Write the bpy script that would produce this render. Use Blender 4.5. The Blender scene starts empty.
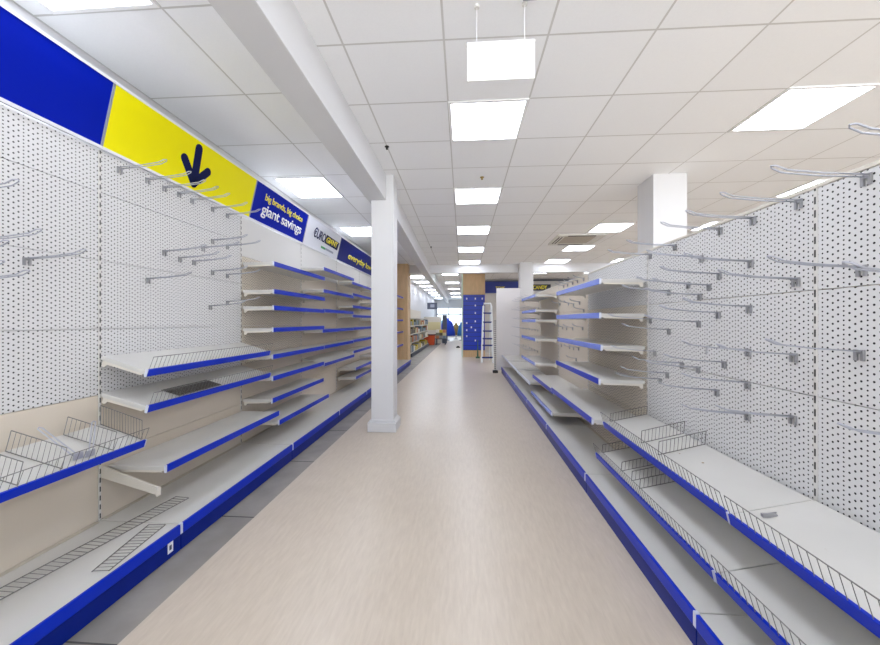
import bpy, bmesh, math, random
from mathutils import Vector, Matrix
random.seed(7)
sc = bpy.context.scene
COL = sc.collection
ORD = ['first','second','third','fourth','fifth','sixth','seventh','eighth','ninth','tenth','eleventh','twelfth','thirteenth','fourteenth','fifteenth','sixteenth','seventeenth','eighteenth','nineteenth','twentieth']

# ------------------------------------------------------------------ materials
def lin(c):
    return tuple(((v/255)/12.92 if v/255 <= .04045 else ((v/255+.055)/1.055)**2.4) for v in c) + (1,)
def mat(name, rgb, rough=.5, metal=0, noise=0, nscale=8, spec=.5, emit=None, es=1, coat=0, stretch=None):
    m = bpy.data.materials.new(name); m.use_nodes = True
    nt = m.node_tree; b = nt.nodes['Principled BSDF']
    c = lin(rgb)
    b.inputs['Base Color'].default_value = c
    b.inputs['Roughness'].default_value = rough
    b.inputs['Metallic'].default_value = metal
    b.inputs['Specular IOR Level'].default_value = spec
    b.inputs['Coat Weight'].default_value = coat
    if noise:
        tc = nt.nodes.new('ShaderNodeTexCoord'); n = nt.nodes.new('ShaderNodeTexNoise')
        n.inputs['Scale'].default_value = nscale; n.inputs['Detail'].default_value = 5
        if stretch:
            mp = nt.nodes.new('ShaderNodeMapping'); mp.inputs['Scale'].default_value = stretch
            nt.links.new(tc.outputs['Object'], mp.inputs['Vector']); nt.links.new(mp.outputs[0], n.inputs['Vector'])
        else:
            nt.links.new(tc.outputs['Object'], n.inputs['Vector'])
        r = nt.nodes.new('ShaderNodeValToRGB')
        r.color_ramp.elements[0].position = .3; r.color_ramp.elements[1].position = .7
        r.color_ramp.elements[0].color = tuple(v*(1-noise) for v in c[:3])+(1,)
        r.color_ramp.elements[1].color = tuple(min(1, v*(1+noise*.5)) for v in c[:3])+(1,)
        nt.links.new(n.outputs['Fac'], r.inputs['Fac']); nt.links.new(r.outputs[0], b.inputs['Base Color'])
    if emit:
        b.inputs['Emission Color'].default_value = lin(emit); b.inputs['Emission Strength'].default_value = es
    return m

class NB:  # tiny node math helper
    def __init__(s, nt): s.nt = nt
    def m(s, op, a, b=None, c=None):
        n = s.nt.nodes.new('ShaderNodeMath'); n.operation = op
        for i, v in enumerate((a, b, c)):
            if v is None: continue
            if isinstance(v, (int, float)): n.inputs[i].default_value = v
            else: s.nt.links.new(v, n.inputs[i])
        return n.outputs[0]

def perforated(name, rgb, hole):
    m = mat(name, rgb, .45); nt = m.node_tree; q = NB(nt); b = nt.nodes['Principled BSDF']
    tc = nt.nodes.new('ShaderNodeTexCoord'); sx = nt.nodes.new('ShaderNodeSeparateXYZ')
    nt.links.new(tc.outputs['Object'], sx.inputs[0])
    y, z = sx.outputs[1], sx.outputs[2]
    def lay(p, yo, zp, zo, r):
        fy = q.m('SUBTRACT', q.m('FRACT', q.m('DIVIDE', q.m('ADD', y, yo), p)), .5)
        fz = q.m('SUBTRACT', q.m('FRACT', q.m('DIVIDE', q.m('ADD', z, zo), zp)), .5)
        dy = q.m('MULTIPLY', fy, p); dz = q.m('MULTIPLY', fz, zp)
        dd = q.m('SQRT', q.m('ADD', q.m('MULTIPLY', dy, dy), q.m('MULTIPLY', dz, dz)))
        return q.m('LESS_THAN', dd, r)
    P = .075
    a = lay(P, 0, .0165, 0, .0032)          # dense dotted columns
    l = [lay(P, .019, .025, 0, .0039), lay(P, .0375, .025, .0125, .0039), lay(P, .056, .025, .004, .0039)]
    t = a
    for k in l: t = q.m('MAXIMUM', t, k)
    mx = nt.nodes.new('ShaderNodeMix'); mx.data_type = 'RGBA'
    nt.links.new(t, mx.inputs[0]); mx.inputs[6].default_value = lin(rgb); mx.inputs[7].default_value = lin(hole)
    nt.links.new(mx.outputs[2], b.inputs['Base Color'])
    return m

def slotted(name, rgb, dark):
    m = mat(name, rgb, .4); nt = m.node_tree; q = NB(nt); b = nt.nodes['Principled BSDF']
    tc = nt.nodes.new('ShaderNodeTexCoord'); sx = nt.nodes.new('ShaderNodeSeparateXYZ')
    nt.links.new(tc.outputs['Object'], sx.inputs[0])
    a = q.m('LESS_THAN', q.m('ABSOLUTE', sx.outputs[1]), .0036)
    t = q.m('MULTIPLY', a, q.m('LESS_THAN', q.m('FRACT', q.m('DIVIDE', sx.outputs[2], .05)), .56))
    mx = nt.nodes.new('ShaderNodeMix'); mx.data_type = 'RGBA'
    nt.links.new(t, mx.inputs[0]); mx.inputs[6].default_value = lin(rgb); mx.inputs[7].default_value = lin(dark)
    nt.links.new(mx.outputs[2], b.inputs['Base Color'])
    return m

def grid_mat(name, rgb, line, px, ox, py, oy, w=.0062):
    m = mat(name, rgb, .9, spec=.1); nt = m.node_tree; q = NB(nt); b = nt.nodes['Principled BSDF']
    tc = nt.nodes.new('ShaderNodeTexCoord'); sx = nt.nodes.new('ShaderNodeSeparateXYZ')
    nt.links.new(tc.outputs['Object'], sx.inputs[0])
    def ln(v, p, o):
        f = q.m('FRACT', q.m('ADD', q.m('DIVIDE', q.m('SUBTRACT', v, o), p), .5))
        return q.m('LESS_THAN', q.m('MULTIPLY', q.m('ABSOLUTE', q.m('SUBTRACT', f, .5)), p), w)
    lx = ln(sx.outputs[0], px, ox); ly = ln(sx.outputs[1], py, oy)
    t = q.m('MAXIMUM', lx, ly)
    n = nt.nodes.new('ShaderNodeTexNoise'); n.inputs['Scale'].default_value = 90; n.inputs['Detail'].default_value = 3
    nt.links.new(tc.outputs['Object'], n.inputs['Vector'])
    n2 = nt.nodes.new('ShaderNodeTexWhiteNoise'); n2.noise_dimensions = '2D'
    cx = nt.nodes.new('ShaderNodeCombineXYZ')
    nt.links.new(q.m('FLOOR', q.m('DIVIDE', q.m('SUBTRACT', sx.outputs[0], ox), px)), cx.inputs[0])
    nt.links.new(q.m('FLOOR', q.m('DIVIDE', q.m('SUBTRACT', sx.outputs[1], oy), py)), cx.inputs[1])
    nt.links.new(cx.outputs[0], n2.inputs['Vector'])
    v = q.m('ADD', q.m('MULTIPLY', n.outputs['Fac'], .05), q.m('MULTIPLY', n2.outputs['Value'], .03))
    v = q.m('ADD', v, .945)
    hs = nt.nodes.new('ShaderNodeHueSaturation'); hs.inputs['Color'].default_value = lin(rgb)
    nt.links.new(v, hs.inputs['Value'])
    mx = nt.nodes.new('ShaderNodeMix'); mx.data_type = 'RGBA'
    nt.links.new(t, mx.inputs[0]); nt.links.new(hs.outputs[0], mx.inputs[6]); mx.inputs[7].default_value = lin(line)
    nt.links.new(mx.outputs[2], b.inputs['Base Color'])
    return m

def slat_mat(name, rgb, dark, pitch, w):
    m = mat(name, rgb, .35); nt = m.node_tree; q = NB(nt); b = nt.nodes['Principled BSDF']
    tc = nt.nodes.new('ShaderNodeTexCoord'); sx = nt.nodes.new('ShaderNodeSeparateXYZ')
    nt.links.new(tc.outputs['Object'], sx.inputs[0])
    f = q.m('FRACT', q.m('DIVIDE', sx.outputs[2], pitch))
    t = q.m('LESS_THAN', f, w)
    mx = nt.nodes.new('ShaderNodeMix'); mx.data_type = 'RGBA'
    nt.links.new(t, mx.inputs[0]); mx.inputs[6].default_value = lin(rgb); mx.inputs[7].default_value = lin(dark)
    nt.links.new(mx.outputs[2], b.inputs['Base Color'])
    return m

def floor_mat():
    m = mat('beige_vinyl', (209,198,184), .30, spec=.5); nt = m.node_tree; b = nt.nodes['Principled BSDF']; q = NB(nt)
    tc = nt.nodes.new('ShaderNodeTexCoord')
    def noise(sc_, scale, det):
        mp = nt.nodes.new('ShaderNodeMapping'); mp.inputs['Scale'].default_value = sc_
        n = nt.nodes.new('ShaderNodeTexNoise'); n.inputs['Scale'].default_value = scale; n.inputs['Detail'].default_value = det
        nt.links.new(tc.outputs['Object'], mp.inputs['Vector']); nt.links.new(mp.outputs[0], n.inputs['Vector'])
        return n.outputs['Fac']
    a = noise((9, 1.3, 1), 6, 6); c = noise((1, 1, 1), 1.3, 4); e = noise((30, 4, 1), 5, 3)
    v = q.m('ADD', q.m('ADD', q.m('MULTIPLY', a, .5), q.m('MULTIPLY', c, .3)), q.m('MULTIPLY', e, .2))
    r = nt.nodes.new('ShaderNodeValToRGB')
    r.color_ramp.elements[0].position = .33; r.color_ramp.elements[1].position = .66
    r.color_ramp.elements[0].color = lin((184,171,155)); r.color_ramp.elements[1].color = lin((200,188,172))
    nt.links.new(v, r.inputs['Fac']); nt.links.new(r.outputs[0], b.inputs['Base Color'])
    rr = q.m('ADD', q.m('MULTIPLY', c, .08), .28)
    nt.links.new(rr, b.inputs['Roughness'])
    return m

M = {}
M['white'] = mat('white_painted_steel', (212,206,195), .38, noise=.03, nscale=5)
M['deck'] = mat('white_deck_steel', (201,199,194), .33, noise=.05, nscale=3)
M['panel'] = mat('plain_back_panel', (208,197,181), .5, noise=.02, nscale=2)
M['perf'] = perforated('perforated_back_panel', (211,210,209), (14,11,10))
M['perfshaded'] = perforated('perforated_shaded_panel', (208,198,182), (20,15,11))  # warm shade between the shelves put into the panel colour
M['panelwhite'] = mat('white_back_panel', (212,210,206), .5, noise=.02, nscale=2)
M['upright'] = slotted('upright_steel', (208,205,200), (38,34,32))
M['slot'] = mat('upright_slot', (35,32,30), .8)
M['blue'] = mat('blue_strip_plastic', (0,42,180), .3, spec=.22, noise=.04, nscale=6)
M['bluekick'] = mat('blue_kick_steel', (0,30,125), .35, spec=.18, noise=.08, nscale=10)
M['clip'] = mat('pale_clip_plastic', (205,210,225), .3)
M['wire'] = mat('grey_wire', (120,118,116), .4, metal=.5)
M['hook'] = mat('galvanised_hook', (176,178,188), .36, metal=.45)
M['hookplate'] = mat('galvanised_plate', (158,158,160), .4, metal=.4)
M['plaster'] = mat('white_plaster', (215,215,216), .6, noise=.015, nscale=3)
M['wallfar'] = mat('far_wall_paint', (208,206,203), .7)
M['signblue'] = mat('header_blue', (0,26,160), .4, spec=.08)
M['signyellow'] = mat('header_yellow', (238,228,0), .45, spec=.15)
M['signwhite'] = mat('header_white', (222,224,232), .3)
M['signnavy'] = mat('header_navy', (10,26,118), .4, spec=.15)
M['alu'] = mat('header_rail', (226,226,230), .35)
M['black'] = mat('black_rubber', (25,25,27), .6)
M['navy'] = mat('navy_lettering', (6,16,72), .5, spec=.15)
M['yellow'] = mat('yellow_lettering', (245,228,40), .4)
M['whitetxt'] = mat('white_lettering', (240,240,243), .4)
M['green'] = mat('green_lettering', (40,150,80), .4)
M['grey'] = mat('grey_lettering', (150,156,170), .4)
M['floor'] = floor_mat()
M['greytile'] = mat('grey_floor_tile', (140,135,128), .5, noise=.22, nscale=4)
M['greyseam'] = mat('floor_seam', (72,70,67), .8)
M['ceil'] = grid_mat('ceiling_tile', (246,247,248), (208,207,205), .61, -.11, .6, 2.736)
M['ceil2'] = grid_mat('ceiling_tile_side', (246,247,248), (208,207,205), .74, -1.61, .735, 1.82)
M['light'] = mat('lit_diffuser', (230,235,245), .5, emit=(236,242,255), es=6.3)
M['lightframe'] = mat('light_frame', (240,240,240), .4)
M['wood'] = mat('pale_wood_laminate', (212,180,138), .5, noise=.1, nscale=3, stretch=(8,8,1))
M['slatblue'] = slat_mat('blue_slat_panel', (0,50,186), (5,22,92), .155, .12)
M['vent'] = mat('vent_white', (220,219,214), .5)
M['ventdark'] = mat('vent_dark', (70,66,60), .7)
M['ventgrille'] = slat_mat('vent_grille', (178,171,160), (140,134,124), .02, .4)
M['frost'] = mat('frosted_acrylic', (250,252,250), .25)
M['bluetread'] = mat('blue_tread', (28,48,120), .5)
M['ladder'] = mat('ladder_white', (226,230,232), .4)
M['orange'] = mat('orange_plastic', (214,84,40), .4)
M['darkblue'] = mat('blue_cloth', (16,62,190), .7)
M['teal'] = mat('teal_cloth', (40,110,170), .7)
M['olive'] = mat('olive_cloth', (150,128,70), .8)
M['charcoal'] = mat('charcoal', (70,76,92), .5)
M['glow'] = mat('daylight_glass', (220,235,245), .2, emit=(225,238,250), es=1.2)
M['tanseam'] = mat('deck_joint', (192,184,170), .6)
M['oil'] = mat('rust_spot', (150,128,100), .8)

# ------------------------------------------------------------------ mesh helpers
class MB:
    def __init__(s): s.bm = bmesh.new()
    def box(s, x0, x1, y0, y1, z0, z1):
        v = [s.bm.verts.new(p) for p in ((x0,y0,z0),(x1,y0,z0),(x1,y1,z0),(x0,y1,z0),(x0,y0,z1),(x1,y0,z1),(x1,y1,z1),(x0,y1,z1))]
        for f in ((3,2,1,0),(4,5,6,7),(0,1,5,4),(1,2,6,5),(2,3,7,6),(3,0,4,7)):
            s.bm.faces.new([v[i] for i in f])
        return s
    def prism(s, pts, y0, y1):               # pts: (x,z) outline, run along y
        a = [s.bm.verts.new((x, y0, z)) for x, z in pts]; b = [s.bm.verts.new((x, y1, z)) for x, z in pts]
        s.bm.faces.new(a); s.bm.faces.new(b[::-1])
        n = len(pts)
        for i in range(n): s.bm.faces.new([a[i], b[i], b[(i+1) % n], a[(i+1) % n]])
        return s
    def slab(s, pts, o, u, v, n, t):           # 2D outline in plane (o,u,v), thickness t along n
        o, u, v, n = map(Vector, (o, u, v, n))
        a = [s.bm.verts.new(o+u*p+v*q) for p, q in pts]; b = [s.bm.verts.new(o+u*p+v*q+n*t) for p, q in pts]
        s.bm.faces.new(a[::-1]); s.bm.faces.new(b)
        k = len(pts)
        for i in range(k): s.bm.faces.new([a[i], a[(i+1) % k], b[(i+1) % k], b[i]])
        return s
    def tube(s, pts, r, n=5, closed=False):
        pts = [Vector(p) for p in pts]; rings = []
        N = len(pts)
        for i, p in enumerate(pts):
            if closed: t = pts[(i+1) % N]-pts[i-1]
            else: t = (pts[min(i+1, N-1)]-pts[max(i-1, 0)])
            t.normalize()
            up = Vector((0,0,1)) if abs(t.z) < .9 else Vector((1,0,0))
            a = t.cross(up).normalized(); b = t.cross(a)
            rings.append([s.bm.verts.new(p+(a*math.cos(2*math.pi*k/n)+b*math.sin(2*math.pi*k/n))*r) for k in range(n)])
        for i in range(N if closed else N-1):
            A, B = rings[i], rings[(i+1) % N]
            for k in range(n): s.bm.faces.new([A[k], A[(k+1) % n], B[(k+1) % n], B[k]])
        if not closed:
            s.bm.faces.new(rings[0][::-1]); s.bm.faces.new(rings[-1])
        return s
    def lathe(s, prof, cx, cy, n=16):
        rings = [[s.bm.verts.new((cx+r*math.cos(2*math.pi*k/n), cy+r*math.sin(2*math.pi*k/n), z)) for k in range(n)] for r, z in prof]
        for A, B in zip(rings, rings[1:]):
            for k in range(n): s.bm.faces.new([A[k], A[(k+1) % n], B[(k+1) % n], B[k]])
        s.bm.faces.new(rings[0][::-1]); s.bm.faces.new(rings[-1])
        return s
    def build(s, name, m, parent=None, bevel=0, loc=None, smooth=False):
        bmesh.ops.recalc_face_normals(s.bm, faces=s.bm.faces)
        me = bpy.data.meshes.new(name); s.bm.to_mesh(me); s.bm.free()
        me.materials.append(m)
        if smooth:
            for p in me.polygons: p.use_smooth = True
        o = bpy.data.objects.new(name, me); COL.objects.link(o)
        if parent: o.parent = parent
        if loc: o.location = loc
        if bevel:
            b = o.modifiers.new('edge', 'BEVEL'); b.width = bevel; b.segments = 2; b.limit_method = 'ANGLE'
        return o

def tag(o, label, cat, group=None):
    o['label'] = label; o['category'] = cat
    if group: o['group'] = group
    return o
def thing(name, label, cat, loc=(0,0,0), group=None):
    o = bpy.data.objects.new(name, None); COL.objects.link(o); o.location = loc; o.empty_display_size = .1
    return tag(o, label, cat, group)
def struct(o): o['kind'] = 'structure'; return o
def dup(root, loc, label, group=None):
    r = root.copy(); COL.objects.link(r); r.location = loc; r['label'] = label
    if group: r['group'] = group
    for ch in root.children:
        c = ch.copy(); COL.objects.link(c); c.parent = r
        for g in ch.children:
            e = g.copy(); COL.objects.link(e); e.parent = c
    return r

def text_mesh(name, body, m, parent, o, u, v, n, width, height, spacing=1, bold=.0, shear=0):
    """lettering fitted to width x height, lying in plane (o,u,v) lifted along n"""
    cu = bpy.data.curves.new(name, 'FONT'); cu.body = body; cu.size = 1; cu.offset = bold; cu.extrude = 0; cu.shear = shear
    cu.space_character = spacing
    t = bpy.data.objects.new(name, cu); COL.objects.link(t)
    bpy.context.view_layer.update()
    me = bpy.data.meshes.new_from_object(t.evaluated_get(bpy.context.evaluated_depsgraph_get()))
    bpy.data.objects.remove(t)
    xs = [w.co.x for w in me.vertices]; ys = [w.co.y for w in me.vertices]
    x0, x1, y0, y1 = min(xs), max(xs), min(ys), max(ys)
    o, u, v, n = map(Vector, (o, u, v, n))
    for w in me.vertices:
        w.co = o+u*((w.co.x-x0)/(x1-x0)*width)+v*((w.co.y-y0)/(y1-y0)*height)+n*.002
    bm = bmesh.new(); bm.from_mesh(me)
    r = bmesh.ops.extrude_face_region(bm, geom=bm.faces[:])
    bmesh.ops.translate(bm, vec=n*.002, verts=[g for g in r['geom'] if isinstance(g, bmesh.types.BMVert)])
    bmesh.ops.recalc_face_normals(bm, faces=bm.faces); bm.to_mesh(me); bm.free()
    me.materials.clear(); me.materials.append(m)
    ob = bpy.data.objects.new(name, me); COL.objects.link(ob); ob.parent = parent
    return ob

# ------------------------------------------------------------------ setting
H = 2.93
XL, XR = -2.05, 1.32        # faces of the shelving back panels
bm = MB()
bm.box(-1.35, 10, -3, 28.2, -.1, 0)
fl = struct(bm.build('floor', M['floor']))
struct(MB().box(-3.0, -1.352, -3, 28.2, -.1, -.002).build('floor', M['greytile']))
sb = MB()
for k in range(16): sb.box(-2.2, -1.352, -.52+.915*k-.004, -.52+.915*k+.004, -.003, -.0012)
struct(sb.build('trim_1', M['greyseam']))
struct(MB().box(-.92, 10, -3, 28.2, H, H+.1).build('ceiling', M['ceil'])).rotation_euler = (0, 0, .007)   # the grid runs a touch off the shelving line
struct(MB().box(-3.0, -.94, -3, 28.2, H+.001, H+.1).build('ceiling', M['ceil2'])).rotation_euler = (0, 0, .003)
struct(MB().box(-1.105, -.897, -3, 4.2, 2.637, H+.08).build('ceiling_beam', M['plaster'], bevel=.004))
struct(MB().slab([(-1.105, 4.2), (-.897, 4.2), (-1.06, 10.8), (-1.22, 28), (-1.43, 28), (-1.27, 10.8)], (0,0,2.637), (1,0,0), (0,1,0), (0,0,1), H+.08-2.637).build('ceiling_beam', M['plaster'], bevel=.004))
struct(MB().box(-3, 10, 10.7, 10.95, 2.69, H+.05).build('ceiling_beam', M['plaster']))
struct(MB().box(-2.5, -2.36, -3, 28, 0, H).build('wall_side', M['plaster']))
struct(MB().box(10, 10.1, -3, 14.6, 0, H).build('wall_opposite', M['plaster']))
# unseen wall behind the camera, opened to add frontal fill: sill, header, slim posts
wb = MB(); wb.box(-3, 10.1, -3.1, -3, 0, .12); wb.box(-3, 10.1, -3.1, -3, 2.85, H)
for x in (-3, -1.4, .6, 2.6, 4.6, 6.6, 8.6, 10.0): wb.box(x, x+.1, -3.1, -3, .12, 2.85)
struct(wb.build('wall_fill_opening', M['plaster']))
struct(MB().box(.72, 10.1, 14.5, 14.6, 0, H).build('wall_back', M['wallfar']))
struct(MB().box(.72, .82, 14.6, 28, 0, H).build('wall_passage', M['plaster']))
# far shopfront: a wall with a wide daylight window
fw = MB(); fw.box(-3, .82, 28, 28.1, 2.25, H); fw.box(-3, .82, 28, 28.1, 0, .25); fw.box(-3, -2.2, 28, 28.1, .25, 2.25); fw.box(.6, .82, 28, 28.1, .25, 2.25)
struct(fw.build('wall_far', M['plaster']))
struct(MB().box(-2.2, .6, 28.03, 28.06, .25, 2.25).build('window_1', M['glow']))
wf = MB()
for x in (-2.2, -1.3, -.4, .5): wf.box(x, x+.06, 27.98, 28.03, .25, 2.25)
wf.box(-2.2, .6, 27.98, 28.03, 1.75, 1.82)
struct(wf.build('trim_2', M['charcoal']))

# columns
def column(x0, x1, y0, y1, base=True, name='column'):
    c = struct(MB().box(x0, x1, y0, y1, 0, H).build(name, M['plaster'], bevel=.006))
    if base:
        b = MB().box(x0-.035, x1+.035, y0-.035, y1+.035, 0, .105)
        b.prism([(x0-.035,.105),(x1+.035,.105),(x1+.008,.135),(x0-.008,.135)], y0-.01, y1+.01)
        struct(b.build('trim_3', M['plaster'], bevel=.004))
column(-1.07, -.812, 4.05, 4.28)
column(2.13, 2.50, 4.24, 4.62)
column(1.565, 1.93, 10.35, 10.72)
# wood-clad columns
struct(MB().box(-2.34, -1.66, 10.36, 10.9, 0, 2.6).box(-2.34, -1.66, 10.4, 10.9, 2.6, H).build('column', M['wood'], bevel=.004))
struct(MB().box(-.07, .70, 12.66, 13.3, 0, H).build('column', M['wood'], bevel=.004))
struct(MB().box(-.115, -.072, 12.62, 13.3, 0, H).build('trim_5', mat('pale_green_edge', (205,222,205), .4)))

# ceiling lights
def light_at(x, y, w, l, label, first=[None]):
    x -= (.007 if x > -1 else .003)*y
    if first[0] is None or w != .61 or l != .6:
        t = thing('ceiling_light', label, 'light', (x, y, H), 'square ceiling lights')
        f = MB(); e = .022
        f.box(0, w, 0, e, -.010, .02).box(0, w, l-e, l, -.010, .02).box(0, e, e, l-e, -.010, .02).box(w-e, w, e, l-e, -.010, .02)
        f.build('frame', M['lightframe'], t)
        MB().box(e, w-e, e, l-e, -.006, .02).build('diffuser', M['light'], t)
        if w == .61 and l == .6: first[0] = t
    else:
        t = dup(first[0], (x, y, H), label)
    return t
ctr = ['nearest', 'second', 'third', 'fourth', 'fifth']
for k, y in enumerate((2.736, 4.536, 6.336, 8.136, 9.936)):
    light_at(-.11, y, .61, .6, f'square ceiling light over the aisle, {ctr[k]} in the row beyond the hanging panel')
for k, y in enumerate((2.736, 6.336, 8.136, 9.936)):
    w = ['nearest and largest, above the perforated unit opposite', 'just behind the big white column', 'beside the air conditioning cassette', 'furthest, before the cross beam'][k]
    light_at(2.33, y, .61, .6, f'square ceiling light past the aisle, {w}')
for k, y in enumerate((4.536, 6.336, 9.936)):
    light_at(4.16, y, .61, .6, f'square ceiling light half hidden behind the perforated unit, {ORD[k]} from the camera')
for k, (y, l) in enumerate(((1.12, .68), (4.05, .69), (6.25, .69))):
    w = ['above the plain blue header', 'above the giant savings header', 'above the white logo header'][k]
    light_at(-2.22, y, .61, l, f'square ceiling light between beam and wall, {w}')
for y in (-.864, .936): light_at(-.11, y, .61, .6, 'square ceiling light over the aisle behind the camera')
for x in (2.33, 4.16):
    for y in (-.864, .936): light_at(x, y, .61, .6, 'square ceiling light behind the camera past the perforated unit')
for k, y in enumerate((11.6, 13.2, 15.0, 16.8, 18.8, 20.7, 23.0, 26.0)):
    light_at(-2.1, y, .61, .6, f'small far ceiling light beyond the wooden column, {ORD[k]} past the cross beam')
for k, y in enumerate((12.4, 15.4, 18.4, 21.4, 24.4)):
    light_at(-.75, y, .61, .6, f'far ceiling light between beam and blue slat column, {ORD[k]} past the cross beam')
for k, (x, y) in enumerate(((2.33, 12.2), (4.16, 12.2), (6.6, 6.336), (6.6, 9.936), (6.6, 2.736), (8.4, 4.5), (8.4, 8.1))):
    light_at(x, y, .61, .6, 'square ceiling light far behind the perforated unit')

# air conditioning cassette
t = thing('air_conditioner', 'white square ceiling air conditioning cassette with dark louvres past the white column', 'air conditioner', (1.79, 7.05, H))
f = MB().box(0, .92, 0, .12, -.03, .01).box(0, .92, .78, .9, -.03, .01).box(0, .16, .12, .78, -.03, .01).box(.76, .92, .12, .78, -.03, .01)
f.build('frame', M['vent'], t, bevel=.006)
MB().box(.16, .76, .12, .78, -.022, .005).build('grille', mat('cassette_grille', (186,178,166), .7, noise=.1, nscale=40), t)
for a in ((.2, .72, .035, .085), (.2, .72, .815, .865)): MB().box(a[0], a[1], a[2], a[3], -.034, -.028).build('louvre', M['ventdark'], t)
for x in (.045, .10): MB().box(x, x+.022, .16, .74, -.034, -.028).build('louvre', M['ventdark'], t)
for x in (.80, .85): MB().box(x, x+.022, .16, .74, -.034, -.028).build('louvre', M['vent'], t)

# hanging panel
t = thing('blank_sign', 'blank frosted white panel hung on two thin wires below the ceiling', 'sign', (.012, 1.91, 2.53))
MB().box(0, .352, 0, .012, 0, .197).build('acrylic_sheet', M['frost'], t, bevel=.002)
MB().box(0, .352, -.004, .016, .183, .2).build('top_rail', mat('clear_rail', (236,240,238), .2), t)
for x in (.05, .30):
    MB().tube([(x, .006, .2), (x, .006, H-2.53)], .0012, 5).build('wire', M['whitetxt'], t)
    MB().lathe([(.014, H-2.53-.012), (.014, H-2.53+.002)], x, .006, 12).build('ceiling_clip', M['vent'], t)
t = tag(MB().box(.30, .37, 1.87, 1.89, H-.012, H+.002).build('ceiling_label', M['grey']), 'small grey clip fixed to the ceiling grid above the hanging panel', 'clip')
for x, y, r, l in ((-.745, 3.40, .014, 'small black ceiling sensor beside the long beam near the column'), (.197, 4.20, .016, 'small brass sprinkler head between the first two aisle lights'),
                   (-.76, 8.06, .014, 'small dark ceiling sensor beside the beam before the cross beam')):
    o = MB().lathe([(r*1.5, 0), (r*1.5, -.006), (r*.7, -.01), (r*.7, -.03), (r*.2, -.034)], 0, 0, 12).build('ceiling_sensor', M['black'] if 'brass' not in l else M['olive'], loc=(x, y, H+.001))
    tag(o, l, 'sensor')

# ------------------------------------------------------------------ shelving bays
def gondola(side, y0, y1, top, panels, label, base_front, last=False, deck=None):
    """one bay of wall shelving: panels = [(z0,z1,perforated)]; side -1 faces +x, +1 faces -x"""
    X = XL if side < 0 else XR
    s = -side                                  # direction towards the aisle
    t = thing('shelving_bay', label, 'shelving bay', (X, y0, 0), 'shelving bays')
    L = y1-y0-.001
    def bx(m, a, b, *r): return m.box(min(a*s, b*s), max(a*s, b*s), *r)
    for z0, z1, pf in panels:
        bx(MB(), -.012, 0, .0165, L-(.0165 if last else .0005), z0+.0015, z1-.0015).build('back_panel', (M['panel'], M['perf'], M['perfshaded'], M['panelwhite'])[pf], t)
    ups = [0] + ([L] if last else [])
    for u in ups:
        bx(MB(), -.045, .003, -.0075, .0075, 0, top).build('upright', M['upright'], t, loc=(0, (.0078 if u == 0 else L-.0078), 0), bevel=.002)
    if side > 0:
        bx(MB(), -.05, .004, .0, L-.0005, top, top+.016).build('top_cap', M['white'], t, bevel=.003)
        bx(MB(), -.03, -.014, 0.002, L-.002, .1, top).build('rear_sheet', M['panel'], t)
    if deck:
        W = abs(base_front-X)
        t = thing('base_shelf', deck, 'base shelf', (X, y0, 0), 'base shelves')
        bx(MB(), .006, W-.016, .002, L-.002, .112, .142).build('base_deck', M['deck'], t, bevel=.003)
        sp = bx(MB(), W-.015, W, .003, L-.003, .092, .148).build('base_price_strip', M['blue'], t, bevel=.003)
        bx(MB(), W-.03, W-.012, .001, L-.001, 0.0, .091).build('kick_plate', M['bluekick'], t, bevel=.002)
        bx(MB(), W-.014, W+.002, L-.0165, L-.001, .096, .152).build('strip_clip', M['clip'], sp)
        bx(MB(), .006, .03, .02, L-.02, .143, .146).build('rear_lip', M['tanseam'], t)
    return t

def riser_mb(L, W, s, z, h=.072, lean=.032, pitch=.03):
    m = MB(); a = Vector(((W-.004)*s, 0, z)); b = Vector(((W-.004+lean)*s, 0, z+h))
    n = max(2, int(L/pitch))
    for k in range(n+1):
        y = .012+(L-.024)*k/n; d = Vector((0, y, 0))
        m.tube([a+d, b+d], .0014, 4)
    for p in (a, b): m.tube([p+Vector((0, .012, 0)), p+Vector((0, L-.012, 0))], .002, 5)
    return m

nsh = 0
def shelf(side, y0, y1, ztop, lip, label, riser=False, group=None, stripmat=None, tilt=0, strip_h=.042, gap=(.004, .004)):
    """ztop = top edge of the blue strip"""
    X = XL if side < 0 else XR
    s = -side; W = abs(lip-X); y0 += gap[0]; y1 -= gap[1]; L = y1-y0
    t = thing('shelf', label, 'shelf', (X, y0, ztop+W*math.sin(tilt)), group)
    if tilt: t.rotation_euler = (0, tilt*s, 0)
    def bx(m, a, b, *r): return m.box(min(a*s, b*s), max(a*s, b*s), *r)
    zt = -.008
    tr = bx(MB(), .018, W-.012, 0, L, zt-.024, zt).build('tray', M['deck'], t, bevel=.003)
    st = bx(MB(), W-.012, W, .004, L-.004, -strip_h, 0).build('price_strip', stripmat or M['blue'], t, bevel=.002)
    for y in (-.0005, L-.0035):
        bx(MB(), W-.013, W+.001, y, y+.004, -strip_h-.001, .001).build('end_cap', M['clip'], st)
    for y in (.0035, L-.0065):
        p = [(.030*s, zt-.02), ((W-.03)*s, zt-.02), ((W-.03)*s, zt-.034), (.06*s, zt-.040), (.05*s, zt-.058), (.030*s, zt-.058)]
        MB().prism(p, y, y+.003).build('bracket', M['white'], t)
    if riser:
        riser_mb(L, W, s, -.004, .078, .006 if tilt else .03).build('wire_riser', M['wire'], t)
    return t

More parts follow.
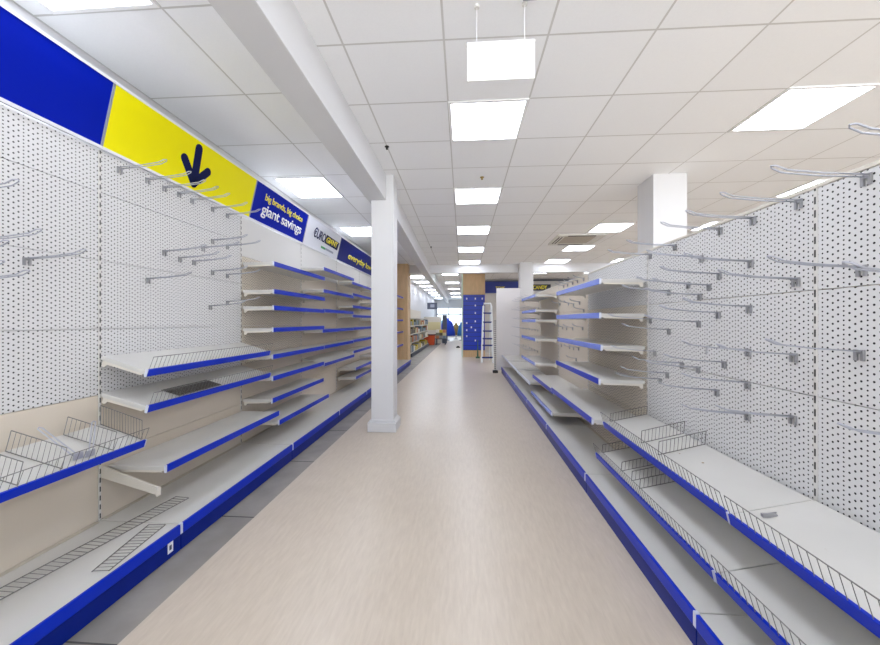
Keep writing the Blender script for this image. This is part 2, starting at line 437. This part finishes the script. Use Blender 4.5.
LY = [.6, 1.88, 3.16, 4.37, 5.61, 6.86, 8.06, 9.26, 10.32]
lp = [(.14,.5,0),(.5,.845,0),(.845,1.216,1),(1.216,1.6,1),(1.6,1.985,1),(1.985,2.22,1)]
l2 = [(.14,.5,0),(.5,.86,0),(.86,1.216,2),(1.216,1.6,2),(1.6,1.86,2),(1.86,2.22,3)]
l3 = [(.14,.5,0),(.5,.86,0),(.86,1.216,0),(1.216,1.6,0),(1.6,1.86,0),(1.86,2.22,3)]
bayl = ['white perforated wall bay below the plain blue header', 'white perforated wall bay below the yellow arrow header', 'shelving bay below the giant savings header',
        'shelving bay below the white logo header', 'shelving bay below the last blue header', 'shelving bay just hidden behind the white column',
        'shelving bay second past the white column', 'shelving bay ending at the wooden column']
basel = ['nearest on the grey tiled side', 'second on the grey tiled side', 'third on the grey tiled side', 'fourth on the grey tiled side', 'fifth, partly behind the column',
         'hidden behind the white column', 'seventh along, past the white column', 'last one, at the wooden column']
for i in range(8):
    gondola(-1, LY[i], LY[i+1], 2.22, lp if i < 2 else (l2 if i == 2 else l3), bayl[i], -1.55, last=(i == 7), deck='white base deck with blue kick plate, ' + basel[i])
g = 'shelves on the wall run'
N1 = -1.735
for side in (1,):
    pass
# bay under the blue header
shelf(-1, LY[0], LY[1], .603, -1.742, 'white shelf holding wire dividers below the plain blue header', True, g, tilt=.31)
# bay under the yellow header
shelf(-1, LY[1], LY[2], .988, -1.745, 'upper white shelf with wire riser below the yellow arrow header', True, g, tilt=.30)
shelf(-1, LY[1], LY[2], .788, -1.745, 'white shelf carrying a loose dark wire mat below the yellow arrow header', True, g, tilt=.27)
shelf(-1, LY[1], LY[2], .447, -1.678, 'deep lowest white shelf without riser below the yellow arrow header', False, g, gap=(.036, .004))
# bay under the giant savings header
for k, (z, x, tl) in enumerate(((1.805,-1.735,0),(1.552,-1.735,0),(1.402,-1.738,0),(1.20,-1.742,0),(.953,-1.745,0),(.755,-1.745,0),(.552,-1.75,0),(.354,-1.685,0))):
    shelf(-1, LY[2], LY[3], z, x, f'white shelf with blue strip, {ORD[k]} from the top below the giant savings header', False, g)
for k, (z, x) in enumerate(((1.935,-1.755),(1.66,-1.76),(1.412,-1.765),(1.155,-1.77),(.952,-1.765),(.73,-1.735))):
    shelf(-1, LY[3], LY[4], z, x, f'white shelf with blue strip, {ORD[k]} from the top below the white logo header', False, g, tilt=.25 if k == 5 else 0)
for k, (z, x) in enumerate(((1.89,-1.79),(1.705,-1.78),(1.512,-1.78),(1.36,-1.78),(1.158,-1.785),(.96,-1.78),(.785,-1.77),(.515,-1.73),(.37,-1.73))):
    shelf(-1, LY[4], LY[5], z, x, f'white shelf, {ORD[k]} from the top below the last blue header before the column', False, g)
for b in (5, 6, 7):
    for k, z in enumerate((1.95, 1.62, 1.30, .97, .6)):
        shelf(-1, LY[b], LY[b+1], z, -1.78, f'white shelf, {ORD[k]} from the top in the {["first","second","third"][b-5]} bay behind the white column', False, g)

# single bracket with no shelf
t = thing('shelf_bracket', 'bare white shelf bracket sticking out below the lowest shelf of the yellow header bay', 'bracket', (XL, 1.896, .43))
MB().prism([(.004, 0), (.012, .012), (.345, -.098), (.345, -.142), (.012, -.055), (.004, -.06)], -.006, .006).build('arm', M['white'], t, bevel=.002)
MB().box(.336, .346, -.012, .012, -.145, -.098).build('end_plate', M['white'], t)

RY = [.19, 1.445, 2.70, 3.955, 5.17, 6.40, 7.62, 8.82]
rp = [(.14,.57,1),(.57,.975,1),(.975,1.377,1),(1.377,1.76,1)]
rl = ['perforated free standing bay nearest the camera', 'perforated bay full of hooks with two lowest shelves', 'perforated bay with brown lit back and four upper shelves',
      'pale bay with rows of short hooks beyond the five shelves', 'fifth bay of the aisle unit with upper shelves', 'sixth bay of the aisle unit with short hooks', 'last bay of the aisle unit before its end panel']
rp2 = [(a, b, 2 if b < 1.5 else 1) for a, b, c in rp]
rpl = [(a, b, 0) for a, b, c in rp]
for i in range(7):
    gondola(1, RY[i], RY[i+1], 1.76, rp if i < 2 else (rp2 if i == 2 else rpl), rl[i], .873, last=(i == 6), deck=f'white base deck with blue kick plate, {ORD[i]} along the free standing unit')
g = 'shelves on the free standing unit'
shelf(1, RY[0], RY[1], .53, .985, 'upper riser shelf nearest the camera on the free standing unit', True, g, tilt=.22)
shelf(1, RY[0], RY[1], .304, .937, 'lower riser shelf nearest the camera on the free standing unit', True, g, tilt=.22)
shelf(1, RY[1], RY[2], .528, .99, 'upper riser shelf with wire dividers beneath the hooks', True, g, tilt=.22)
shelf(1, RY[1], RY[2], .302, .937, 'lower riser shelf with wire dividers beneath the hooks', True, g, tilt=.22)
pb = mat('pale_blue_strip', (120,140,225), .25)
for k, (z, x, m_) in enumerate(((1.573,.98,pb),(1.322,.98,pb),(1.085,.99,pb),(.836,.975,None),(.545,.925,None))):
    shelf(1, RY[2], RY[3], z, x, f'white shelf with blue strip, {ORD[k]} from the top in the bay beyond the hooks', False, g, m_)
shelf(1, RY[3], RY[4], .505, .95, 'upper deep shelf in the pale bay with rows of short hooks', False, g)
shelf(1, RY[3], RY[4], .275, .93, 'lower deep shelf in the pale bay with rows of short hooks', False, g, pb)
for k, (z, x) in enumerate(((1.644,.99),(1.43,.995),(1.285,.995),(1.015,.99),(.665,.985))):
    shelf(1, RY[4], RY[5], z, x, f'white shelf, {ORD[k]} from the top in the far brown backed bay', False, g, pb)
shelf(1, RY[4], RY[5], .40, .91, 'lowest deep shelf in the far brown backed bay', False, g, M['clip'])
shelf(1, RY[5], RY[6], .42, .90, 'deep low shelf second before the white end panel', False, g, M['clip'])
shelf(1, RY[6], RY[7], .44, .89, 'deep low shelf right against the white end panel', False, g, M['clip'])
# end of run
t = thing('end_panel', 'tall plain white end panel closing the free standing unit', 'end panel', (.765, 8.86, 0))
MB().box(0, .57, 0, .03, .06, 2.06).build('board', mat('end_panel_white', (222,219,219), .5), t, bevel=.003)
MB().box(-.05, -.012, -.01, .04, .06, 1.28).build('slotted_post', slat_mat('slotted_post_steel', (215,214,212), (60,58,58), .05, .4), t)
MB().box(-.09, .03, -.10, .06, 0, .059).build('foot', M['black'], t, bevel=.006)

# ------------------------------------------------------------------ hooks
def hook_meshes(s, L=.30, up=.035):
    a = MB(); w = .011
    p = []
    p.append((.006*s, -w, .012))
    p += [(L*.5*s, -w, .012+up*.25), (L*.86*s, -w, .012+up*.62), (L*.97*s, -w*.9, .012+up*1.05), (L*s, 0, .012+up*1.15), (L*.97*s, w*.9, .012+up*1.05),
          (L*.86*s, w, .012+up*.62), (L*.5*s, w, .012+up*.25), (.006*s, w, .012)]
    a.tube(p, .0027, 6)
    b = MB()
    b.box(min(.001*s, .006*s), max(.0015*s, .006*s), -.015, .015, .003, .016)
    for y in (-.011, .011): b.box(min(.0015*s, .009*s), max(.0015*s, .009*s), y-.0045, y+.0045, -.020, .017)
    return a, b
protos = {}
def hook(side, y, z, label, group, L=.30, name='display_hook'):
    X = XL if side < 0 else XR
    k = (side, L)
    if k not in protos:
        t = thing(name, label, 'hook', (X, y, z), group)
        a, b = hook_meshes(-side, L)
        a.build('wire_loop', M['hook'], t, smooth=True); b.build('back_plate', M['hookplate'], t)
        protos[k] = t; return t
    return dup(protos[k], (X, y, z), label, group)
def rows_of(lst, gap=.06):
    """sort hooks into rows by height, from the top, each row from the camera outwards"""
    lst = sorted(lst, key=lambda p: -p[1]); rows = []
    for p in lst:
        if rows and rows[-1][0][1]-p[1] < gap: rows[-1].append(p)
        else: rows.append([p])
    return [sorted(r) for r in rows]
def hooks(side, lst, where, group, L=.30, gap=.06):
    for i, r in enumerate(rows_of(lst, gap)):
        for j, (y, z) in enumerate(r):
            hook(side, y, z-.012, f'grey wire hook, {ORD[j]} from the camera in the {ORD[i]} row down, {where}', group, L)
hooks(-1, [(1.295,1.775),(1.371,1.60),(1.33,1.425),(1.25,1.45),(1.264,1.53),(1.547,1.552)], 'below the blue header', 'hooks below the plain blue header', gap=.05)
hooks(-1, [(2.321,1.738),(2.455,1.716),(2.589,1.714),(2.686,1.837),(2.789,1.918),(2.973,1.911),(2.789,1.666),(2.973,1.662),(2.765,1.383),(2.973,1.429),(2.195,1.535),
           (2.001,2.169),(2.19,2.178),(2.321,2.175),(2.447,2.178),(2.57,2.173),(2.789,2.178),(2.973,2.18)], 'below the yellow header', 'hooks below the yellow header', gap=.035)
hooks(1, [(1.277,1.738),(1.291,1.44),(1.298,1.159),(1.06,.94),(1.047,1.38),(1.03,1.742)], 'nearest perforated bay', 'hooks on the nearest perforated bay')
hooks(1, [(1.518,1.735),(1.744,1.732),(1.957,1.737),(1.758,1.537),(1.53,1.428),(1.964,1.506),(2.223,1.484),(2.042,1.455),(2.119,1.408),(2.427,1.456),(2.66,1.733),
          (2.106,1.62),(1.767,1.328),(1.972,1.304),(2.128,1.255),(2.427,1.204),(1.773,1.126),(1.539,1.126),(1.928,1.051),(2.287,1.004),(2.133,.998),(1.776,.974),
          (1.983,.898),(1.776,.826),(1.543,.876),(2.444,.921),(2.528,.868),(2.598,1.05),(2.66,1.274),(2.36,1.735)], 'crowded perforated bay', 'hooks on the crowded perforated bay', gap=.03)
t = MB().tube([(0,0,0),(-.02,0,-.004),(-.024,0,-.05)], .004, 6).build('single_hook', M['hookplate'], loc=(XR-.002, 2.03, 1.13))
tag(t, 'short empty single hook stub in the middle of the crowded perforated bay', 'hook')
hooks(1, [(4.915,1.735),(4.728,1.735),(4.513,1.735),(4.317,1.735),(4.104,1.735),(5.10,1.505),(4.683,1.49),(4.472,1.47),(4.244,1.48),(4.104,1.388),(4.964,1.179),(4.773,1.176),(4.513,1.18),(4.138,1.19),
          (5.014,.937),(4.639,.94),(4.472,.938),(4.28,.95),(4.374,.815)], 'pale bay', 'short hooks on the pale bay', L=.12)
far = []
for z in (1.70, 1.5, 1.3, 1.1, .9, .72):
    for y in (6.6, 6.9, 7.2, 7.45, 7.9, 8.3): far.append((y+random.uniform(-.06,.06), z+random.uniform(-.008,.008)))
hooks(1, far, 'far end bays', 'hooks on the far end bays', L=.26, gap=.03)

# ------------------------------------------------------------------ header signs (tilted forward)
Uv = Vector((.085, 0, .37)).normalized(); Nv = Vector((.37, 0, -.085)).normalized(); Yv = Vector((0,1,0))
HS = .380
def header(y0, y1, m, label, name='header_sign'):
    t = thing(name, label, 'sign', (XL, y0, 2.235))
    L = y1-y0
    MB().slab([(.006,.012),(L-.006,.012),(L-.006,HS-.012),(.006,HS-.012)], (0,0,0), Yv, Uv, Nv, .008).build('panel', m, t)
    fr = MB()
    for a, b, e in ((-.004, .012, .014), (HS-.012, HS+.003, .012)):
        fr.slab([(0,a),(L,a),(L,b),(0,b)], -Nv*.012, Yv, Uv, Nv, .012+e)
    fr.build('rail', M['alu'], t)
    for a, b in ((0, .006), (L-.006, L)):
        ed = MB(); ed.slab([(a,.012),(b,.012),(b,HS-.012),(a,HS-.012)], (0,0,0), Yv, Uv, Nv, .009)
        ed.build('edge_trim', M['grey'], t)
    # carrier back board and bracket to the wall behind
    MB().slab([(.0,-.002),(L,-.002),(L,HS),(.0,HS)], -Nv*.02, Yv, Uv, Nv, .012).build('back_board', M['vent'], t)
    return t
def O(u, v): return Yv*u+Uv*v+Nv*.008
header(LY[0], 1.887, M['signblue'], 'long plain blue header sign tilted forward above the nearest wall bay')
t = header(1.89, 3.275, M['signyellow'], 'bright yellow header sign with a dark blue arrow')
def capsule(m, a, b, r):
    a, b = Vector(a), Vector(b); d = (b-a).normalized(); ang = math.atan2(d.y, d.x); pts = []
    for k in range(9): th = ang+math.pi/2+math.pi*k/8; pts.append((a.x+r*math.cos(th), a.y+r*math.sin(th)))
    for k in range(9): th = ang-math.pi/2+math.pi*k/8; pts.append((b.x+r*math.cos(th), b.y+r*math.sin(th)))
    m.slab(pts, O(0,0), Yv, Uv, Nv, .003)
ar = MB(); y0 = 1.89
for p, w in (((2.545,.315), .033), ((2.437,.197), .031), ((2.672,.192), .031)): capsule(ar, (p[0]-y0, p[1]), (2.563-y0, .062), w)
ar.build('arrow', M['navy'], t)
t = header(3.278, 4.40, M['signblue'], 'blue header sign reading big brands, big choice, giant savings')
text_mesh('lettering', 'big brands, big choice', M['yellow'], t, O(3.455-3.278, .218), Yv, Uv, Nv, .815, .085, spacing=.95, bold=.012)
text_mesh('lettering', 'giant savings', M['whitetxt'], t, O(3.435-3.278, .062), Yv, Uv, Nv, .86, .135, spacing=.95, bold=.014)
t = header(4.403, 5.605, M['signwhite'], 'white header sign with a blue and yellow shop logo')
a = O(4.635-4.403, .155)
text_mesh('lettering', '\u20acURO', M['navy'], t, a, (Yv-Uv*.02).normalized(), Uv, Nv, .40, .135, spacing=.95, bold=.014, shear=.15)
MB().slab([(.625,.150),(1.135,.140),(1.165,.262),(.655,.275)], O(0,0), Yv, Uv, Nv, .0025).build('logo_box', M['navy'], t)
text_mesh('lettering', 'GIANT', M['yellow'], t, O(.665, .168)+Nv*.002, Yv, Uv, Nv, .44, .085, spacing=.9, bold=.03, shear=.15)
for nm, m_, u0, n_ in (('green_marks', M['green'], .545, 5), ('grey_marks', M['grey'], .72, 9)):
    k_ = MB()
    k_.slab([(u0, .062), (u0+.032*n_, .060), (u0+.032*n_, .088), (u0, .092)], O(0,0), Yv, Uv, Nv, .002)
    k_.build(nm, m_, t)
t = header(5.61, 8.7, M['signnavy'], 'blue header sign with yellow lettering running behind the white column')
text_mesh('lettering', 'everyday low prices', M['yellow'], t, O(.47, .075), Yv, Uv, Nv, 2.25, .14, spacing=.95, bold=.012)
header(8.703, 10.3, M['signblue'], 'plain blue header sign hidden past the white column')

# ------------------------------------------------------------------ wire dividers and loose wire pieces
def divider(name, a, b, h, n, label, group, lean=(0,0,0)):
    """wire fence from a (front) to b (back), height h"""
    a, b = Vector(a), Vector(b); o = a.copy(); b = b-a; up = Vector((lean[0], lean[1], h))
    m = MB(); m.tube([(0,0,0), b], .0022, 5); m.tube([up, b+up], .0022, 5)
    for k in range(n+1): p = b*(k/n); m.tube([p, p+up], .0022 if k in (0, n) else .0014, 4)
    o_ = m.build(name, M['wire'], loc=o)
    return tag(o_, label, 'divider', group)
g = 'wire shelf dividers'
def dz(front_x, lip, ztop, side, tilt):   # deck height of a tilted shelf at x
    return ztop-.006+abs(lip-front_x)*math.tan(tilt)
def div(side, y, yb, x0, x1, lip, ztop, tilt, h, n, label, lean):
    divider('wire_divider', (x0, y, dz(x0, lip, ztop, side, tilt)), (x1, yb, dz(x1, lip, ztop, side, tilt)), h, n, label, g, (0, lean, 0))
A_ = (-1.775, -2.02, -1.742, .603, .31)
div(-1, 1.47, 1.45, *A_, .085, 11, 'leaning wire divider nearest the loose hooks below the blue header', .02)
div(-1, 1.70, 1.68, *A_, .085, 11, 'leaning wire divider in the middle of the shelf below the blue header', .02)
div(-1, 1.865, 1.865, *A_, .105, 15, 'wire divider fence at the far end of the shelf below the blue header', .0)
div(-1, 1.31, 1.29, *A_, .085, 11, 'partly cropped wire divider at the photo edge on the blue header shelf', .02)
A_ = (1.045, 1.30, .99, .528, .22)
div(1, 2.22, 2.24, *A_, .075, 12, 'furthest of the pair of wire dividers on the upper riser shelf', -.01)
div(1, 2.03, 2.05, *A_, .075, 12, 'nearest of the pair of wire dividers on the upper riser shelf', -.01)
div(1, 2.68, 2.68, *A_, .06, 13, 'wire divider at the far end of the upper riser shelf', -.01)
A_ = (.99, 1.29, .937, .302, .22)
div(1, 2.36, 2.37, *A_, .06, 13, 'third wire divider in from the end of the lower riser shelf', -.01)
div(1, 2.12, 2.13, *A_, .06, 13, 'wire divider nearest the camera on the lower riser shelf', -.01)
div(1, 2.68, 2.68, *A_, .06, 13, 'wire divider at the far end of the lower riser shelf', -.01)
div(1, 2.22, 2.23, *A_, .06, 13, 'second wire divider in from the camera on the lower riser shelf', -.01)

def mat_grid(name, corners, z, nrung, label, r=.0016):
    """flat loose wire grid: corners a,b (one long edge) c,d (other long edge)"""
    a, b, c, d = [Vector((p[0], p[1], 0)) for p in corners]; o = Vector((a.x, a.y, z))
    m = MB()
    for p, q in ((a, b), (c, d)): m.tube([p-a, q-a], r*1.5, 5)
    for k in range(nrung+1): m.tube([a.lerp(b, k/nrung)-a+Vector((0,0,.002)), c.lerp(d, k/nrung)-a+Vector((0,0,.002))], r, 4)
    return tag(m.build(name, M['wire'], loc=o), label, 'wire grid')
mat_grid('loose_wire_riser', [(-1.88,1.12),(-1.735,2.15),(-1.965,1.12),(-1.83,2.16)], .146, 40, 'long flat wire riser lying along the base deck by the camera')
mat_grid('loose_wire_riser', [(-1.585,1.50),(-1.635,1.86),(-1.655,1.49),(-1.725,1.85)], .146, 15, 'short loose wire riser lying aslant near the base edge')
w = MB()
for k in range(36): w.tube([(0, .011*k, .004), (.12, .011*k, .004)], .0021, 4)
for k in range(7): w.tube([(.02*k, 0, .001), (.02*k, .385, .001)], .0021, 4)
wm_ = w.build('wire_mat', mat('dark_wire', (92,88,84), .5, metal=.4), loc=(-1.89, 2.12, .826)); wm_.rotation_euler = (0, .27, 0)
tag(wm_, 'dark fine wire mat lying on the middle shelf below the yellow header', 'wire grid')
# loose hooks standing among the dividers
def loose(y, x, dy, dx, label):
    m = MB(); z = dz(x, -1.742, .603, -1, .31)
    for o in (-.009, .009): m.tube([(0, o, .006), (dx*.5, dy*.5+o, .075), (dx, dy+o, .145)], .0028, 6)
    m.tube([(dx, dy-.009, .145), (dx*1.03, dy, .15), (dx, dy+.009, .145)], .0028, 6)
    m.box(-.006, .002, -.02, .02, .0, .03)
    tag(m.build('loose_hook', M['hook'], loc=(x, y, z)), label, 'hook')
loose(1.56, -1.80, -.02, -.17, 'loose grey hook leaning back among the dividers below the blue header')
loose(1.605, -1.79, .06, -.05, 'loose grey hook standing upright at the shelf edge among the dividers')
m = MB(); m.box(0, .05, 0, .012, 0, .012); m.tube([(0,.006,.008),(.06,.02,.010)], .003, 6)
tag(m.build('spare_clip', M['hookplate'], loc=(1.08, 1.385, .546)), 'small grey spare clip lying behind the upper riser shelf edge', 'clip')
for k, (x, y, z, r) in enumerate(((1.17, 1.86, .5205, .006), (1.14, 2.0, .5205, .004), (1.12, 1.20, .5205, .004))):
    o = MB().lathe([(r, 0), (r*.9, .0006)], 0, 0, 12).build('stain_mark', M['oil'], loc=(x, y, .5205+abs(x-.99)*math.tan(.22))); o.rotation_euler = (0, -.22, 0); o['kind'] = 'stuff'
    o['label'] = 'small brown stain on the white upper shelf deck'; o['category'] = 'stain'; o['group'] = 'stains on the upper shelf deck'
# price ticket on the kick plate
t = tag(MB().box(-1.5605, -1.5595, 1.79, 1.825, .03, .085).build('price_ticket', M['whitetxt']), 'small white ticket stuck on the blue kick plate near the camera', 'ticket')
MB().box(-1.5597, -1.5592, 1.80, 1.815, .045, .07).build('ticket_print', M['charcoal'], t)

# ------------------------------------------------------------------ background
t = thing('slat_board', 'blue slatted display board on the pale wooden column', 'display board', (.0, 12.6448, .24))
MB().box(-.065, .69, -.02, .015, 0, 1.93).build('board', M['slatblue'], t)
n = 0
hk = [(467,283+17),(467,321),(467,329),(467,336)]
for x, zz in ((.06,1.80),(.06,.95),(.06,.70),(.06,.49),(.36,1.80),(.36,1.56),(.36,1.30),(.36,1.01),(.36,.70),(.36,.34),(.60,1.80),(.22,.80)):
    n += 1
    o = MB().tube([(0,0,0),(0,-.05,.0),(0,-.07,.02)], .008, 6).box(-.02,.02,-.008,0,-.03,.03).build('slat_hook', M['whitetxt'], loc=(x, 12.6252, .24+zz))
    tag(o, 'small pale hook on the blue slatted board', 'hook', 'hooks on the blue slatted board')

# step ladder
t = thing('step_ladder', 'white step ladder with blue treads leaning beside the blue slatted column', 'ladder', (.50, 10.85, 0))
def ly(z): return z*.22
for x0, x1 in ((0, .07), (.335, .31)):
    MB().tube([(x0, 0, .0), (x1, ly(1.72), 1.72)], .032, 8).build('rail', M['ladder'], t)
MB().tube([(.07, ly(1.70), 1.70), (.09, ly(1.8), 1.80), (.29, ly(1.8), 1.80), (.31, ly(1.70), 1.70)], .032, 8).build('top_bow', M['ladder'], t)
for k, z in enumerate((.16, .52, .72, .95, 1.22, 1.5)):
    f = z/1.72
    MB().box(.07*f, .335-.025*f, ly(z)-.03, ly(z)+.05, z-.02, z+.025).build('tread', M['bluetread'], t, bevel=.004)
for x in (.05, .29): MB().tube([(x, .85, .0), (x+.02*(1 if x < .1 else -1), ly(1.6)+.02, 1.6)], .016, 8).build('rear_leg', M['ladder'], t)
t = tag(MB().box(0, .14, 0, .12, 0, .05).lathe([(.03,.05),(.022,.25),(.012,.5),(.012,.62)], .07, .06, 10).build('floor_tool', mat('dark_green_tool', (60,96,80), .6), loc=(.36, 12.2, 0)), 'dark green upright tool standing at the foot of the blue slatted board', 'tool')
t = tag(MB().box(0, .19, 0, .2, 0, .05).prism([(.03,.05),(.16,.05),(.13,.085),(.06,.085)], .03, .17).build('black_case', M['black'], loc=(-.42, 16.9, 0), bevel=.01), 'small black case lying on the far floor before the pale column edge', 'case')

# far header signs
t = thing('fascia_sign', 'dark blue fascia sign with pale lettering behind the white end panel', 'sign', (.77, 14.4, 2.37))
MB().box(0, 1.35, 0, .06, 0, .45).build('board', mat('fascia_blue', (14,40,140), .4), t)
MB().box(0, 1.35, -.01, .06, .45, .50).build('top_rail', M['charcoal'], t)
text_mesh('lettering', 'TOYS', M['yellow'], t, (.44, -.001, .10), (1,0,0), (0,0,1), (0,-1,0), .36, .16, bold=.02)
t = thing('fascia_sign', 'narrow dark fascia sign with yellow lettering behind the furthest small column', 'sign', (2.50, 14.4, 2.46))
MB().box(0, .86, 0, .06, 0, .24).build('board', mat('fascia_navy', (28,34,52), .4), t)
text_mesh('lettering', 'CANDY', M['yellow'], t, (.17, -.001, .05), (1,0,0), (0,0,1), (0,-1,0), .55, .15, bold=.03)
struct(MB().box(2.45, 6.2, 14.38, 14.5, 2.84, 2.89).build('trim_6', M['charcoal']))

# far shelving with goods beyond the wooden column
t = thing('goods_shelving', 'far shelving full of small packed goods beyond the wooden column', 'shelving', (-2.3, 12.4, 0))
b = MB().box(0, .03, 0, 6, 0, 1.75); b.build('back', M['panel'], t)
for z in (.14, .5, .8, 1.1, 1.38): MB().box(.03, .42, 0, 6, z-.03, z).build('shelf_board', M['white'], t)
MB().box(.36, .47, 0, 6, 0, .12).build('kick_plate', M['charcoal'], t)
cols = [(206,196,150),(190,120,80),(120,128,110),(226,222,210),(150,150,150),(96,84,70),(204,180,60),(120,140,160)]
gm = [mat('packaging_%s' % n_, c_, .5) for n_, c_ in zip(('cream','rust','sage','white','grey','brown','mustard','slate'), cols)]
for z in (.14, .5, .8, 1.1):
    for k in range(14):
        w_ = random.uniform(.22, .34); h_ = random.uniform(.12, .24); d_ = random.uniform(.18, .3)
        o = MB().box(0, d_, 0, w_, 0, h_).build('goods_box', random.choice(gm), loc=(-1.9-d_+.02, 12.45+k*.42, z+.001), bevel=.008)
        tag(o, 'small packed goods box on the far shelving beyond the wooden column', 'box', 'goods on the far shelving')
# low display bin and goods pile
t = thing('display_bin', 'orange and red display bin at the end of the far shelving', 'display bin', (-2.12, 18.75, 0))
MB().prism([(0,0),(.5,0),(.54,.5),(-.04,.5)], 0, .6).build('tub', M['orange'], t, bevel=.02)
MB().box(-.06, .56, -.02, .62, .5, .56).build('rim', mat('dark_rim', (96,40,30), .5), t)
t = thing('display_table', 'low table stacked with mixed goods beside the orange bin', 'table', (-1.55, 18.8, 0))
MB().box(0, .55, 0, .7, .3, .34).build('table_top', M['charcoal'], t)
for x in (.02, .49):
    for y in (.02, .64): MB().box(x, x+.04, y, y+.04, 0, .3).build('leg', M['charcoal'], t)
for k in range(9):
    x = -1.53+(k % 3)*.18; z = .341+(k//3)*.152
    o = MB().box(0, .165, 0, .5, 0, .15).build('goods_carton', gm[(k*3+1) % 8], loc=(x, 18.85, z), bevel=.01)
    tag(o, f'small coloured carton, {["bottom","middle","top"][k//3]} layer {["near the orange bin","in the middle","away from the bin"][k%3]}', 'box', 'cartons on the low table')
# white stand behind
t = thing('white_display_stand', 'tall white display stand behind the orange bin', 'display stand', (-2.3, 20.2, 0))
MB().box(0, .95, 0, .4, 0, 1.5).build('cabinet', M['white'], t, bevel=.01); MB().box(.05, .9, -.02, 0, .75, 1.2).build('goods_panel', gm[0], t)
t = tag(MB().box(0, .26, 0, .1, 0, 1.6).box(.05,.2,-.01,0,.8,1.4).build('roller_banner', M['charcoal'], loc=(-1.28, 20.3, 0)), 'dark slim banner stand beside the tall white stand', 'banner')
# clothes on stands
def garment(name, x, y, h, w, m, label):
    t = thing(name, label, 'clothes stand', (x, y, 0))
    MB().lathe([(w*.62,.30),(w*.60,.5),(w*.5,h*.6),(w*.40,h*.8),(w*.15,h*.92),(w*.06,h)], 0, 0, 14).build('garment', m, t, smooth=True)
    MB().lathe([(.16,0),(.16,.03),(.02,.05),(.02,.32)], 0, 0, 12).build('stand', M['charcoal'], t)
garment('clothes_stand', -1.15, 23.4, 1.45, .85, M['darkblue'], 'bright blue garment on a far stand before the shop window')
garment('clothes_stand', -.62, 25.0, 1.2, .42, M['olive'], 'olive garment on a far stand beside the bright blue one')
garment('clothes_stand', -.22, 23.4, 1.2, .46, M['teal'], 'teal garment on the far stand closest to the slatted column')
garment('clothes_stand', -1.7, 26.6, 1.3, .6, mat('pale_cyan_cloth', (120,190,225), .7), 'pale cyan garment on the furthest stand behind the bright blue one')
t = thing('hanging_sign', 'grey rectangular sign hanging in the far passage', 'sign', (-2.1, 20, 1.92))
MB().box(0, .55, 0, .04, 0, .36).build('board', M['charcoal'], t); MB().box(.17, .40, -.004, 0, .1, .27).build('pale_patch', M['grey'], t)
for x in (.05, .5): MB().tube([(x, .02, .36), (x, .02, H-1.92)], .006, 6).build('wire', M['grey'], t)

# ------------------------------------------------------------------ world, camera, view
w = bpy.data.worlds.new('world'); sc.world = w; w.use_nodes = True
wt = w.node_tree; wb_ = wt.nodes['Background']       # dim sky over a brighter ground half, added to light the ceiling
wc = wt.nodes.new('ShaderNodeTexCoord'); wx = wt.nodes.new('ShaderNodeSeparateXYZ'); wr = wt.nodes.new('ShaderNodeValToRGB')
wm = wt.nodes.new('ShaderNodeMapRange'); wm.inputs['From Min'].default_value = -1; wm.inputs['From Max'].default_value = 1
wt.links.new(wc.outputs['Generated'], wx.inputs[0]); wt.links.new(wx.outputs[2], wm.inputs['Value']); wt.links.new(wm.outputs[0], wr.inputs['Fac'])
wr.color_ramp.elements[0].position = .48; wr.color_ramp.elements[1].position = .52
wr.color_ramp.elements[0].color = (.97, .985, 1, 1); wr.color_ramp.elements[1].color = (.26, .29, .33, 1)
wt.links.new(wr.outputs[0], wb_.inputs[0]); wb_.inputs[1].default_value = 2.45
cam = bpy.data.objects.new('camera', bpy.data.cameras.new('camera')); COL.objects.link(cam)
cam.data.sensor_fit = 'HORIZONTAL'; cam.data.sensor_width = 36; cam.data.lens = 360/880*36; cam.data.clip_start = .02
cam.data.shift_y = -1.5/880
cam.location = (0, 0, 1.26); cam.rotation_euler = (math.pi/2, 0, math.atan2(25, 360))
sc.camera = cam
vs = sc.view_settings; vs.view_transform = 'Standard'; vs.look = 'None'; vs.gamma = 1; vs.use_curve_mapping = False
vs.exposure = 1.17
sc.cycles.use_denoising = True
sc.cycles.max_bounces = 12; sc.cycles.diffuse_bounces = 10
